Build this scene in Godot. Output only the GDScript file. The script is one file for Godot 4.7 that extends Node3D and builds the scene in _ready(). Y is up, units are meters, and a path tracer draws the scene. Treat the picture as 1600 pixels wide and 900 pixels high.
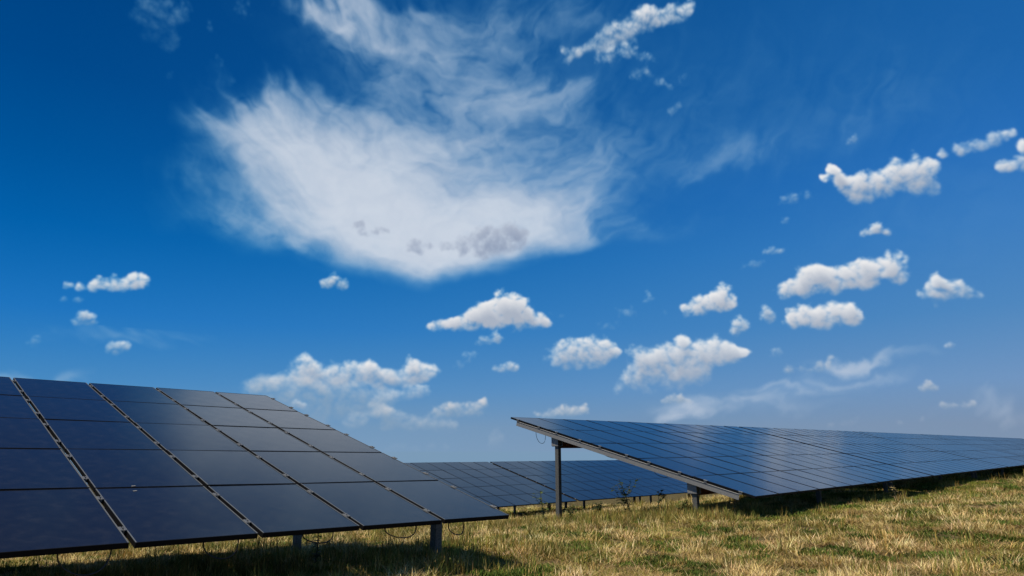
extends Node3D
# A solar farm on a dry meadow under a summer sky. y is up, the camera looks along -z.

const EYE := 1.25
var materials := {}
var used_names := {}

# ---------------------------------------------------------------- helpers
func srgb(r: float, g: float, b: float) -> Color:      # a linear base colour as albedo_color
	return Color(r, g, b).linear_to_srgb()

func matte(called: String, c: Color, rough := 0.8, metal := 0.0, spec := 0.5) -> StandardMaterial3D:
	var m := StandardMaterial3D.new()
	m.resource_name = called
	m.albedo_color = c
	m.roughness = rough
	m.metallic = metal
	m.metallic_specular = spec
	materials[called] = m
	return m

func noise_texture(seed_value: int, freq: float, colors: Array, octaves := 5, size := 512, normal := false) -> NoiseTexture2D:
	var n := FastNoiseLite.new()
	n.seed = seed_value
	n.frequency = freq
	n.fractal_octaves = octaves
	var t := NoiseTexture2D.new()
	t.width = size
	t.height = size
	t.seamless = true
	t.noise = n
	if normal:
		t.as_normal_map = true
		t.bump_strength = 6.0
	else:
		var g := Gradient.new()
		g.offsets = PackedFloat32Array()
		g.colors = PackedColorArray()
		for k in colors.size():
			g.add_point(float(colors[k][0]), colors[k][1])
		while g.get_point_count() > colors.size():
			g.remove_point(0)
		t.color_ramp = g
	return t

func numbered(called: String) -> String:
	var k: int = used_names.get(called, 0)
	used_names[called] = k + 1
	return called if k == 0 else "%s_%03d" % [called, k]

func thing(called: String, label: String, category: String, at: Transform3D, group := "") -> Node3D:
	var o := Node3D.new()
	o.name = numbered(called)
	add_child(o)
	o.transform = at
	o.set_meta("label", label)
	o.set_meta("category", category)
	if group != "":
		o.set_meta("group", group)
	return o

func part(called: String, mesh: Mesh, parent: Node3D, local := Transform3D.IDENTITY) -> MeshInstance3D:
	var o := MeshInstance3D.new()
	o.name = called
	o.mesh = mesh
	parent.add_child(o, true)
	o.transform = local
	return o

func begin() -> SurfaceTool:
	var st := SurfaceTool.new()
	st.begin(Mesh.PRIMITIVE_TRIANGLES)
	return st

func finish(st: SurfaceTool, m: Material) -> ArrayMesh:
	var a: ArrayMesh = st.commit()
	a.surface_set_material(0, m)
	return a

func tri(st: SurfaceTool, a: Vector3, b: Vector3, c: Vector3, out: Vector3) -> void:
	var n := (b - a).cross(c - a).normalized()
	if n.dot(out) > 0.0:
		var t := b
		b = c
		c = t
	else:
		n = -n
	for v: Vector3 in [a, b, c]:
		st.set_normal(n)
		st.add_vertex(v)

func box(st: SurfaceTool, c: Vector3, s: Vector3, bevel := 0.0, basis := Basis.IDENTITY) -> void:
	var h := s * 0.5
	var ax := [basis.x, basis.y, basis.z]
	for i in 3:
		var j := (i + 1) % 3
		var k := (i + 2) % 3
		for si: float in [-1.0, 1.0]:
			var o: Vector3 = ax[i] * si
			var f: Vector3 = c + o * h[i]
			var u: Vector3 = ax[j] * (h[j] - bevel)
			var w: Vector3 = ax[k] * (h[k] - bevel)
			tri(st, f - u - w, f + u - w, f + u + w, o)
			tri(st, f - u - w, f + u + w, f - u + w, o)
			if bevel > 0.0:
				for sj: float in [-1.0, 1.0]:
					var e1: Vector3 = c + o * h[i] + ax[j] * sj * (h[j] - bevel)
					var e2: Vector3 = c + o * (h[i] - bevel) + ax[j] * sj * h[j]
					var od: Vector3 = o + ax[j] * sj
					tri(st, e1 - w, e1 + w, e2 + w, od)
					tri(st, e1 - w, e2 + w, e2 - w, od)

func tube(st: SurfaceTool, pts: Array, radii: Array, sides := 6) -> void:
	var rings := []
	for i in pts.size():
		var d: Vector3 = (pts[mini(i + 1, pts.size() - 1)] - pts[maxi(i - 1, 0)]).normalized()
		var side := d.cross(Vector3.UP if absf(d.y) < 0.9 else Vector3.RIGHT).normalized()
		var up := side.cross(d)
		var ring := []
		for k in sides:
			var a := TAU * k / sides
			ring.append((side * cos(a) + up * sin(a)))
		rings.append(ring)
	for i in pts.size() - 1:
		for k in sides:
			var l := (k + 1) % sides
			var n0: Vector3 = rings[i][k]
			var n1: Vector3 = rings[i][l]
			var m0: Vector3 = rings[i + 1][k]
			var m1: Vector3 = rings[i + 1][l]
			var r0: float = radii[i]
			var r1: float = radii[i + 1]
			for v: Array in [[n0, i, r0], [n1, i, r0], [m1, i + 1, r1], [n0, i, r0], [m1, i + 1, r1], [m0, i + 1, r1]]:
				st.set_normal(v[0])
				st.add_vertex(pts[v[1]] + v[0] * v[2])

# ---------------------------------------------------------------- the sky: air and clouds by azimuth and elevation in degrees
class SkySheet:
	var w := 0
	var h := 0
	var az0 := 0.0
	var el1 := 0.0
	var per := 1.0          # pixels in a degree
	var r := PackedFloat32Array()
	var g := PackedFloat32Array()
	var b := PackedFloat32Array()

# colour of the clear air [elevation, towards the west, towards the east], as seen
const AIR := [
	[0.0, Color(0.47, 0.624, 0.764), Color(0.50, 0.579, 0.682)],
	[2.0, Color(0.43, 0.604, 0.758), Color(0.49, 0.574, 0.687)],
	[5.0, Color(0.275, 0.535, 0.758), Color(0.44, 0.584, 0.753)],
	[10.0, Color(0.12, 0.455, 0.748), Color(0.31, 0.530, 0.748)],
	[16.0, Color(0.01, 0.376, 0.666), Color(0.23, 0.485, 0.748)],
	[21.0, Color(0.0, 0.327, 0.600), Color(0.155, 0.431, 0.723)],
	[27.0, Color(0.0, 0.282, 0.543), Color(0.115, 0.391, 0.666)],
	[36.0, Color(0.0, 0.252, 0.497), Color(0.09, 0.361, 0.625)],
	[60.0, Color(0.0, 0.233, 0.471), Color(0.06, 0.317, 0.574)],
	[90.0, Color(0.02, 0.267, 0.512), Color(0.02, 0.267, 0.512)]]

func air(az: float, el: float) -> Color:
	var k := 0
	while k < AIR.size() - 2 and el > AIR[k + 1][0]:
		k += 1
	var t := clampf((el - AIR[k][0]) / (AIR[k + 1][0] - AIR[k][0]), 0.0, 1.0)
	var west: Color = AIR[k][1].lerp(AIR[k + 1][1], t)
	var east: Color = AIR[k][2].lerp(AIR[k + 1][2], t)
	return west.lerp(east, clampf(0.5 + 0.82 * sin(deg_to_rad(az)), 0.0, 1.0))

func new_sheet(az0: float, az1: float, el0: float, el1: float, per: float) -> SkySheet:
	var s := SkySheet.new()
	s.per = per
	s.az0 = az0
	s.el1 = el1
	s.w = roundi((az1 - az0) * per)
	s.h = roundi((el1 - el0) * per)
	var count := s.w * s.h
	s.r.resize(count)
	s.g.resize(count)
	s.b.resize(count)
	for y in s.h:
		var el := el1 - (y + 0.5) / per
		var i := y * s.w
		for x in s.w:
			var c := air(az0 + (x + 0.5) / per, el)
			s.r[i + x] = c.r
			s.g[i + x] = c.g
			s.b[i + x] = c.b
	return s

# one heap of cumulus: [base elevation, softness, raggedness, opacity, tone, [[az, el, width, height] ...]]
func cumulus(s: SkySheet, cloud: Array, seed_value: int, n1: FastNoiseLite, n2: FastNoiseLite, n3: FastNoiseLite) -> void:
	var base: float = cloud[0]
	var soft: float = cloud[1]
	var rough: float = cloud[2]
	var opacity: float = cloud[3]
	var tone: int = cloud[4]
	var puffs: Array = cloud[5]
	var lo := Vector2(999, 999)
	var hi := Vector2(-999, -999)
	for c: Array in puffs:
		lo = lo.min(Vector2(c[0] - c[2] * 1.9, c[1] - c[3] * 1.9))
		hi = hi.max(Vector2(c[0] + c[2] * 1.9, c[1] + c[3] * 1.9))
	var bright := Color(0.925, 0.925, 0.93)
	var dull := Color(0.66, 0.70, 0.765)
	if tone == 1:
		bright = Color(0.885, 0.865, 0.865)
		dull = Color(0.60, 0.665, 0.735)
	elif tone == 2:
		bright = Color(0.66, 0.70, 0.775)
		dull = Color(0.55, 0.605, 0.705)
	var size := clampf((hi.x - lo.x) * 0.5, 0.4, 6.0)
	var span := maxf(0.35, (hi.y - maxf(base, lo.y)) * 0.8)
	var grain := 0.85 / pow(size, 0.45)
	var x0 := clampi(floori((lo.x - s.az0) * s.per), 0, s.w)
	var x1 := clampi(ceili((hi.x - s.az0) * s.per), 0, s.w)
	var y0 := clampi(floori((s.el1 - hi.y) * s.per), 0, s.h)
	var y1 := clampi(ceili((s.el1 - lo.y) * s.per), 0, s.h)
	var w := x1 - x0
	var h := y1 - y0
	if w < 2 or h < 2:
		return
	var field := PackedFloat32Array()
	field.resize(w * h)
	for y in h:
		var el := s.el1 - (y0 + y + 0.5) / s.per
		for x in w:
			var az := s.az0 + (x0 + x + 0.5) / s.per
			var wide := n2.get_noise_2d(az * grain * 1.3 + seed_value * 7.0, el * grain * 1.3)
			var tall := n2.get_noise_2d(az * grain * 1.3 + 300.0, el * grain * 1.3 + seed_value * 7.0)
			var wa := az + wide * 0.45 / grain * minf(1.0, size * 0.5)
			var we := el + tall * 0.30 / grain * minf(1.0, size * 0.5)
			var clear := 1.0
			for q: Array in puffs:
				var dx: float = (wa - q[0]) / (q[2] * 1.5)
				var dy: float = (we - q[1]) / (q[3] * 1.5)
				var d := 1.0 - dx * dx - dy * dy
				if d > 0.0:
					clear *= 1.0 - minf(0.97, d * 1.05)
			if clear > 0.995:
				continue
			var mass := 1.0 - clear
			var lump := -n1.get_noise_2d(az * grain * 1.7 + seed_value * 3.0, el * grain * 1.9)
			var rag := n3.get_noise_2d(az + seed_value * 5.0, el * 1.15)
			var v := mass - 0.33 + (lump * 0.62 + 0.06 + rag * 0.36) * rough * 1.25
			var low := base + span * (0.34 + 0.22 * tall) - el
			if low > 0.0:
				v -= pow(low / (span * 0.34), 1.4) * 0.52
			field[y * w + x] = v
	var reach := s.per / 11.378
	for y in h:
		for x in w:
			var v := field[y * w + x]
			if v <= 0.0:
				continue
			var el := s.el1 - (y0 + y + 0.5) / s.per
			var high := clampf((el - maxf(base, lo.y)) / span, 0.0, 1.0)
			var a := smoothstep(0.0, (soft * 1.75 + 0.25 * (1.0 - opacity)) * (1.0 + 0.9 * (1.0 - high)), v) * opacity
			# how much of the heap stands between this spot and the sun, up and to the left
			var above := 0.0
			for k in 5:
				var up := (k + 1) * clampf(span * 1.1, 0.8, 3.0) * reach
				var sy := y - roundi(up)
				var sx := x - roundi(up * 0.35)
				if sy >= 0 and sx >= 0:
					above += clampf(field[sy * w + sx], 0.0, 0.7) * (1.0 - k * 0.12)
			var near := 0.0
			var ny := y - roundi(1.5 * reach)
			if ny >= 0:
				near = v - field[ny * w + x]
			var lit := clampf(1.10 - above * 0.38 + near * 0.35 - 0.40 * (1.0 - high), 0.0, 1.0)
			var c := dull.lerp(bright, lit)
			var i := (y0 + y) * s.w + x0 + x
			s.r[i] = lerpf(s.r[i], c.r, a)
			s.g[i] = lerpf(s.g[i], c.g, a)
			s.b[i] = lerpf(s.b[i], c.b, a)

# ice cloud: soft strokes [az, el, width, height, strength] torn into fibres that fan out from a point
func cirrus(s: SkySheet, strokes: Array, fan: Vector2, edge: PackedVector2Array, n1: FastNoiseLite, n2: FastNoiseLite) -> void:
	var depth := PackedFloat32Array()
	depth.resize(s.w * s.h)
	for q: Array in strokes:
		var x0 := clampi(floori((q[0] - q[2] * 2.3 - s.az0) * s.per), 0, s.w)
		var x1 := clampi(ceili((q[0] + q[2] * 2.3 - s.az0) * s.per), 0, s.w)
		var y0 := clampi(floori((s.el1 - q[1] - q[3] * 2.3) * s.per), 0, s.h)
		var y1 := clampi(ceili((s.el1 - q[1] + q[3] * 2.3) * s.per), 0, s.h)
		var qx: float = q[0]
		var qy: float = q[1]
		var iw: float = 1.0 / q[2]
		var ih: float = 1.0 / q[3]
		var strength: float = q[4]
		for y in range(y0, y1):
			var dy := (s.el1 - (y + 0.5) / s.per - qy) * ih
			for x in range(x0, x1):
				var dx := (s.az0 + (x + 0.5) / s.per - qx) * iw
				var d := dx * dx + dy * dy
				if d < 5.0:
					depth[y * s.w + x] += strength * (exp(-d) - 0.0067)
	for y in s.h:
		var el := s.el1 - (y + 0.5) / s.per
		for x in s.w:
			var az := s.az0 + (x + 0.5) / s.per
			var i := y * s.w + x
			# fibres run round a centre above the cloud; look the depth up at a spot drawn out along them
			var dx := az - fan.x
			var dy := el - fan.y
			var far := sqrt(dx * dx + dy * dy)
			var turn := atan2(dx, -dy)
			var drift := n2.get_noise_2d(az * 0.30 + 9.0, el * 0.42)
			var sway := n2.get_noise_2d(az * 0.30 + 190.0, el * 0.42 + 60.0)
			var ring := far + drift * 1.5
			var pull := n2.get_noise_2d(turn * 4.0, ring * 0.8)
			var px := x + roundi((pull * 1.8 * -dy / maxf(far, 1.0) + drift * 1.4) * s.per)
			var py := y - roundi((pull * 1.8 * dx / maxf(far, 1.0) + sway * 1.2) * s.per)
			if px < 0 or py < 0 or px >= s.w or py >= s.h:
				continue
			var d := depth[py * s.w + px]
			if d < 0.004:
				continue
			var fibre := n2.get_noise_2d(turn * 6.0 + 40.0, ring * 1.7)
			var cloth := n2.get_noise_2d(az * 0.45 + 70.0 + drift * 2.0, el * 0.7 + sway * 2.0)
			d *= clampf(1.0 + (0.22 + 0.5 * exp(-1.6 * d)) * fibre + (0.25 + 0.8 * exp(-1.5 * d)) * cloth, 0.05, 2.2)
			if edge.size() > 1 and az > edge[0].x and az < edge[edge.size() - 1].x and el > 4.0:
				var k := 0
				while k < edge.size() - 2 and az > edge[k + 1].x:
					k += 1
				var line := lerpf(edge[k].y, edge[k + 1].y, (az - edge[k].x) / (edge[k + 1].x - edge[k].x))
				if line < 40.0 and el > 9.0:
					d *= smoothstep(-0.4, 2.2 + 1.2 * drift, el - line + sway * 0.5)
			var a := (1.0 - exp(-1.55 * d)) * 0.95
			var thick := 0.75 + 0.25 * smoothstep(0.8, 2.2, d) + 0.12 * cloth
			s.r[i] = lerpf(s.r[i], 0.64 + 0.18 * thick, a)
			s.g[i] = lerpf(s.g[i], 0.68 + 0.165 * thick, a)
			s.b[i] = lerpf(s.b[i], 0.77 + 0.12 * thick, a)

func to_image(s: SkySheet) -> Image:
	var bytes := PackedByteArray()
	bytes.resize(s.w * s.h * 3)
	var rng := RandomNumberGenerator.new()
	rng.seed = 5
	for i in s.w * s.h:
		var dither := rng.randf()
		bytes[i * 3] = clampi(floori(s.r[i] * 255.0 + dither), 0, 255)
		bytes[i * 3 + 1] = clampi(floori(s.g[i] * 255.0 + dither), 0, 255)
		bytes[i * 3 + 2] = clampi(floori(s.b[i] * 255.0 + dither), 0, 255)
	return Image.create_from_data(s.w, s.h, false, Image.FORMAT_RGB8, bytes)

func make_sky() -> Image:
	var n1 := FastNoiseLite.new()
	n1.seed = 11
	n1.frequency = 0.5
	n1.fractal_type = FastNoiseLite.FRACTAL_RIDGED
	n1.fractal_octaves = 4
	n1.fractal_gain = 0.5
	var n2 := FastNoiseLite.new()
	n2.seed = 23
	n2.frequency = 0.4
	n2.fractal_octaves = 4
	var n3 := FastNoiseLite.new()
	n3.seed = 37
	n3.frequency = 0.95
	n3.fractal_octaves = 3
	n3.fractal_gain = 0.6
	var heaps := [
		[10.01, 0.20, 0.42, 1.00, 0, [[-0.84,11.76,1.51,1.48], [-2.40,11.32,1.34,1.31], [-3.61,10.76,1.00,0.98], [0.67,11.49,1.28,1.26], [1.45,10.88,0.83,0.82], [-4.66,10.47,0.72,0.71], [-5.54,10.35,0.72,0.71], [-6.42,10.22,0.60,0.60], [-7.07,10.16,0.44,0.43], [2.50,10.61,0.61,0.60], [-1.67,10.67,1.11,1.09], [0.00,10.56,1.11,1.09]]],
		[8.81, 0.35, 0.45, 0.90, 0, [[-2.49,9.14,0.50,0.49], [-1.55,9.36,0.61,0.60], [-3.20,9.08,0.33,0.33]]],
		[6.50, 0.30, 0.42, 0.95, 0, [[4.39,7.87,1.20,1.19], [5.76,8.18,1.09,1.08], [7.13,8.37,1.08,1.08], [8.20,8.14,0.75,0.75], [5.47,7.27,0.98,0.97], [7.10,7.35,0.97,0.97], [8.85,8.23,0.38,0.38]]],
		[4.49, 0.30, 0.42, 0.95, 0, [[11.59,7.47,1.26,1.27], [12.98,7.91,1.20,1.22], [14.77,7.48,1.53,1.57], [16.58,7.78,1.26,1.30], [18.09,7.82,0.89,0.93], [13.41,6.21,1.44,1.47], [15.47,6.41,1.31,1.35], [10.89,6.00,1.21,1.22], [9.60,5.39,0.95,0.95], [19.09,7.88,0.44,0.46], [12.32,5.34,1.14,1.15], [14.21,9.24,0.52,0.53]]],
		[10.62, 0.25, 0.42, 1.00, 0, [[17.67,12.32,0.91,0.94], [16.60,11.76,0.92,0.94], [15.55,11.55,0.72,0.74], [14.60,11.45,0.52,0.53], [17.98,11.67,0.61,0.62]]],
		[8.97, 0.32, 0.50, 0.90, 0, [[18.96,9.95,0.79,0.83], [18.72,9.44,0.55,0.57]]],
		[8.88, 0.25, 0.42, 1.00, 0, [[25.98,10.45,0.94,1.03], [24.82,10.30,0.91,0.99], [23.65,10.29,0.84,0.90], [27.12,10.16,0.79,0.87], [22.93,10.20,0.66,0.70], [27.80,9.90,0.52,0.58], [25.44,9.61,0.72,0.79]]],
		[9.87, 0.35, 0.50, 0.85, 0, [[21.20,10.73,0.58,0.61], [21.25,10.27,0.43,0.46]]],
		[11.45, 0.25, 0.45, 1.00, 0, [[31.08,13.78,0.75,0.84], [30.12,13.62,0.76,0.85], [29.01,13.42,0.86,0.96], [27.64,13.20,0.97,1.07], [26.27,13.15,0.99,1.08], [24.88,13.15,1.02,1.09], [23.69,13.12,0.85,0.90], [22.90,12.43,0.62,0.66], [28.47,12.61,0.78,0.87], [24.32,12.30,0.65,0.70], [26.63,12.22,0.63,0.69], [30.87,12.80,0.58,0.66]]],
		[10.32, 0.28, 0.45, 0.95, 0, [[33.46,12.08,0.55,0.64], [34.17,11.48,0.69,0.82], [35.07,10.99,0.60,0.72], [32.77,11.42,0.55,0.64], [35.87,10.70,0.44,0.53], [31.94,11.29,0.40,0.46], [33.29,10.80,0.47,0.55], [33.01,10.23,0.27,0.32]]],
		[17.95, 0.30, 0.42, 1.00, 0, [[32.49,20.23,0.99,1.09], [33.77,20.24,0.57,0.63], [31.12,19.74,1.02,1.11], [29.78,19.71,1.09,1.17], [28.66,19.91,0.89,0.95], [27.78,20.30,0.64,0.67], [33.20,19.14,0.77,0.86], [33.81,18.46,0.52,0.59], [29.01,19.02,0.62,0.66], [26.66,20.83,0.42,0.43], [27.37,21.15,0.32,0.33]]],
		[20.22, 0.34, 0.40, 0.95, 0, [[37.95,21.23,0.59,0.68], [36.96,21.13,0.53,0.60], [35.95,21.07,0.46,0.52], [34.92,20.95,0.40,0.44], [38.79,21.19,0.36,0.42]]],
		[18.48, 0.30, 0.50, 0.95, 0, [[38.76,19.16,0.50,0.59], [39.51,19.24,0.56,0.67], [38.19,19.13,0.33,0.39], [39.42,20.49,0.39,0.46], [40.41,19.18,0.61,0.75]]],
		[15.78, 0.30, 0.50, 0.95, 0, [[29.73,16.48,0.48,0.52], [30.47,16.07,0.43,0.47], [29.00,16.30,0.35,0.38]]],
		[15.37, 0.35, 0.50, 0.80, 0, [[21.99,15.74,0.44,0.46], [21.43,15.59,0.35,0.36], [22.58,15.68,0.34,0.35]]],
		[19.04, 0.50, 0.80, 0.55, 0, [[24.09,19.54,0.58,0.59], [23.35,19.54,0.39,0.40], [25.19,19.73,0.38,0.39]]],
		[17.58, 0.50, 0.80, 0.50, 0, [[23.29,17.88,0.44,0.45]]],
		[22.87, 0.50, 0.90, 0.50, 0, [[29.10,23.39,0.41,0.42], [28.60,23.11,0.32,0.33]]],
		[14.35, 0.60, 0.90, 0.55, 0, [[20.25,14.72,0.45,0.46], [20.91,14.82,0.45,0.46], [19.63,14.57,0.30,0.31]]],
		[-99.0, 0.42, 0.45, 1.00, 0, [[16.01,35.27,1.15,0.90], [14.70,35.07,1.17,0.91], [13.49,34.84,1.12,0.87], [11.98,34.63,1.25,0.98], [10.46,34.39,1.26,0.98], [8.98,33.94,1.15,0.90], [7.75,33.45,0.97,0.77], [6.57,32.93,0.79,0.63], [5.52,32.50,0.49,0.39], [16.95,35.37,0.74,0.59]]],
		[-99.0, 0.65, 0.80, 0.80, 0, [[11.27,32.79,1.01,0.81], [12.41,32.01,0.76,0.62], [9.76,32.63,0.95,0.77], [12.03,30.67,0.70,0.59], [13.16,30.07,0.63,0.54], [14.41,29.69,0.57,0.49], [15.82,30.16,0.51,0.44], [15.41,27.74,0.45,0.40], [8.56,32.62,0.72,0.58], [4.93,33.35,0.61,0.48]]],
		[4.79, 0.34, 0.40, 1.00, 0, [[-16.98,6.26,1.11,1.14], [-18.18,5.61,0.89,0.92], [-15.45,6.10,1.17,1.20], [-13.91,5.94,1.19,1.20], [-12.22,6.40,1.05,1.05], [-11.42,5.99,0.89,0.90], [-9.73,6.03,0.85,0.85], [-8.15,6.64,0.91,0.91], [-8.66,5.94,0.91,0.91], [-7.39,6.49,0.75,0.75], [-10.76,5.48,1.05,1.06], [-15.91,5.36,1.01,1.03], [-19.37,5.26,0.68,0.71]]],
		[1.50, 0.50, 0.36, 0.92, 1, [[-17.35,4.40,1.69,1.74], [-14.83,4.25,1.84,1.86], [-12.76,3.77,1.55,1.56], [-19.31,4.51,1.27,1.31], [-10.71,4.32,1.26,1.26], [-15.74,2.80,1.30,1.33], [-20.80,5.01,0.96,1.00]]],
		[3.71, 0.45, 0.42, 0.85, 0, [[-10.71,4.32,0.79,0.79], [-9.67,4.55,0.85,0.84], [-8.36,4.93,0.80,0.80], [-7.56,5.00,0.53,0.53]]],
		[1.31, 0.50, 0.42, 0.90, 1, [[-11.45,3.37,0.94,0.94], [-10.55,3.12,0.78,0.78], [-12.70,2.64,0.72,0.72], [-13.45,2.32,0.51,0.51], [-9.33,2.61,0.89,0.89], [-8.00,2.15,0.90,0.89], [-6.41,2.16,0.90,0.89], [-9.98,1.99,0.78,0.78], [-5.35,1.96,0.64,0.63]]],
		[2.54, 0.40, 0.42, 0.92, 1, [[-6.44,3.16,0.64,0.63], [-5.38,3.37,0.59,0.58], [-4.52,3.17,0.70,0.69], [-3.23,3.44,0.75,0.74], [-2.16,3.76,0.59,0.58], [-5.80,2.90,0.48,0.47]]],
		[-0.32, 0.80, 0.50, 0.50, 1, [[-9.48,-0.01,0.57,0.56], [-8.19,0.14,0.57,0.56], [-6.78,0.24,0.53,0.52], [-5.31,0.35,0.53,0.52], [-1.07,0.61,0.96,0.94], [-1.07,1.44,0.64,0.63]]],
		[3.28, 0.50, 0.50, 0.90, 0, [[-17.69,3.74,0.39,0.41], [-17.18,3.44,0.40,0.41]]],
		[10.99, 0.28, 0.50, 0.95, 0, [[-29.97,12.72,0.55,0.62], [-30.58,12.17,0.59,0.66], [-31.61,11.95,0.53,0.61], [-32.60,11.68,0.44,0.51], [-33.38,11.49,0.36,0.41], [-34.07,11.63,0.27,0.32]]],
		[10.22, 0.60, 0.90, 0.50, 0, [[-33.56,10.49,0.35,0.41], [-34.44,10.57,0.23,0.27]]],
		[8.76, 0.35, 0.50, 0.85, 0, [[-32.97,9.31,0.47,0.55], [-32.42,9.41,0.36,0.41], [-33.48,8.98,0.31,0.36]]],
		[6.76, 0.40, 0.55, 0.80, 0, [[-30.74,7.36,0.53,0.61], [-30.32,7.67,0.37,0.42], [-31.12,7.14,0.41,0.46]]],
		[6.91, 0.60, 0.70, 0.50, 0, [[-35.80,7.30,0.37,0.44], [-35.65,7.59,0.26,0.31]]],
		[13.00, 0.35, 0.50, 0.90, 0, [[-15.13,14.02,0.63,0.63], [-15.68,13.61,0.58,0.58], [-14.52,13.58,0.48,0.48], [-16.25,13.47,0.36,0.37]]],
		[6.44, 0.35, 0.45, 0.90, 0, [[-1.37,6.81,0.49,0.49], [-0.55,6.92,0.55,0.54], [0.16,6.87,0.44,0.43]]],
		[2.54, 0.35, 0.45, 0.90, 1, [[3.77,3.07,0.70,0.69], [4.84,3.38,0.70,0.69], [5.97,3.42,0.53,0.53], [2.69,2.86,0.48,0.48]]],
		[3.66, 0.40, 0.50, 0.90, 1, [[13.29,4.07,0.51,0.52], [13.96,4.17,0.46,0.47], [14.61,3.95,0.35,0.36], [12.76,3.88,0.36,0.36]]],
		[4.16, 0.35, 0.50, 0.90, 1, [[31.60,4.57,0.39,0.46], [32.10,4.45,0.31,0.36], [31.26,4.40,0.28,0.32]]],
		[2.93, 0.40, 0.50, 0.75, 1, [[32.41,3.22,0.31,0.36], [33.07,3.24,0.30,0.36], [33.74,3.22,0.30,0.35], [34.24,3.29,0.22,0.26], [32.00,2.47,0.19,0.22]]],
		[7.15, 0.40, 0.60, 0.70, 0, [[33.46,7.37,0.27,0.32], [33.22,7.30,0.19,0.23]]],
		[5.76, 0.45, 0.50, 0.85, 1, [[22.42,6.25,0.47,0.50], [23.35,6.26,0.46,0.49], [24.28,6.31,0.45,0.49], [25.21,6.56,0.40,0.44]]],
		[7.15, 0.50, 0.70, 0.60, 0, [[21.59,7.55,0.47,0.50]]],
		[1.67, 0.70, 0.60, 0.50, 1, [[25.45,1.92,0.39,0.43], [26.54,2.04,0.43,0.47], [29.36,2.08,0.33,0.37], [31.43,2.58,0.23,0.27]]],
		[10.83, 0.55, 0.70, 0.65, 0, [[10.23,11.69,0.59,0.59], [10.81,11.24,0.43,0.43], [9.62,11.39,0.43,0.43], [11.91,12.75,0.48,0.48], [13.16,11.19,0.37,0.37]]],
		[9.97, 0.70, 0.90, 0.50, 0, [[8.00,10.30,0.54,0.54], [8.82,10.38,0.43,0.43]]],
		[6.63, 0.60, 0.80, 0.55, 0, [[-4.01,7.77,0.55,0.54], [-4.70,7.01,0.49,0.48], [-3.30,8.10,0.38,0.38]]],
		[11.09, 0.70, 0.90, 0.40, 0, [[3.45,11.14,0.56,0.55], [4.23,11.29,0.44,0.44]]],
		[12.79, 0.60, 0.90, 0.50, 0, [[35.41,12.54,0.26,0.31], [37.22,10.30,0.25,0.30], [37.79,10.49,0.21,0.26]]],
		[-99.0, 0.34, 0.50, 0.90, 2, [[-0.46,18.43,1.32,1.25], [-1.72,17.88,1.38,1.30], [-3.15,17.32,1.03,0.98], [-4.85,17.07,0.85,0.81], [-6.27,17.03,0.51,0.49], [0.69,18.10,0.86,0.82]]],
		[-99.0, 0.40, 0.80, 0.80, 2, [[-8.63,17.16,0.67,0.65], [-7.97,17.40,0.51,0.49], [-13.58,18.59,0.55,0.53], [-13.00,17.99,0.60,0.58], [-11.80,18.17,0.50,0.48], [-13.06,19.00,0.33,0.32]]],
		[-99.0, 0.80, 0.60, 0.62, 0, [[-31.02,31.97,1.40,1.26], [-30.60,30.75,1.31,1.20], [-31.90,31.51,1.00,0.92], [-29.89,32.49,0.95,0.85], [-30.02,30.08,0.75,0.70]]],
		[-99.0, 0.80, 0.90, 0.45, 0, [[-24.98,33.89,0.83,0.70], [-27.08,32.06,0.40,0.35], [-29.55,27.81,0.46,0.45], [-26.93,27.83,0.34,0.32], [-25.37,28.72,0.60,0.55], [-26.01,29.76,0.40,0.36]]],
	]
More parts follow.
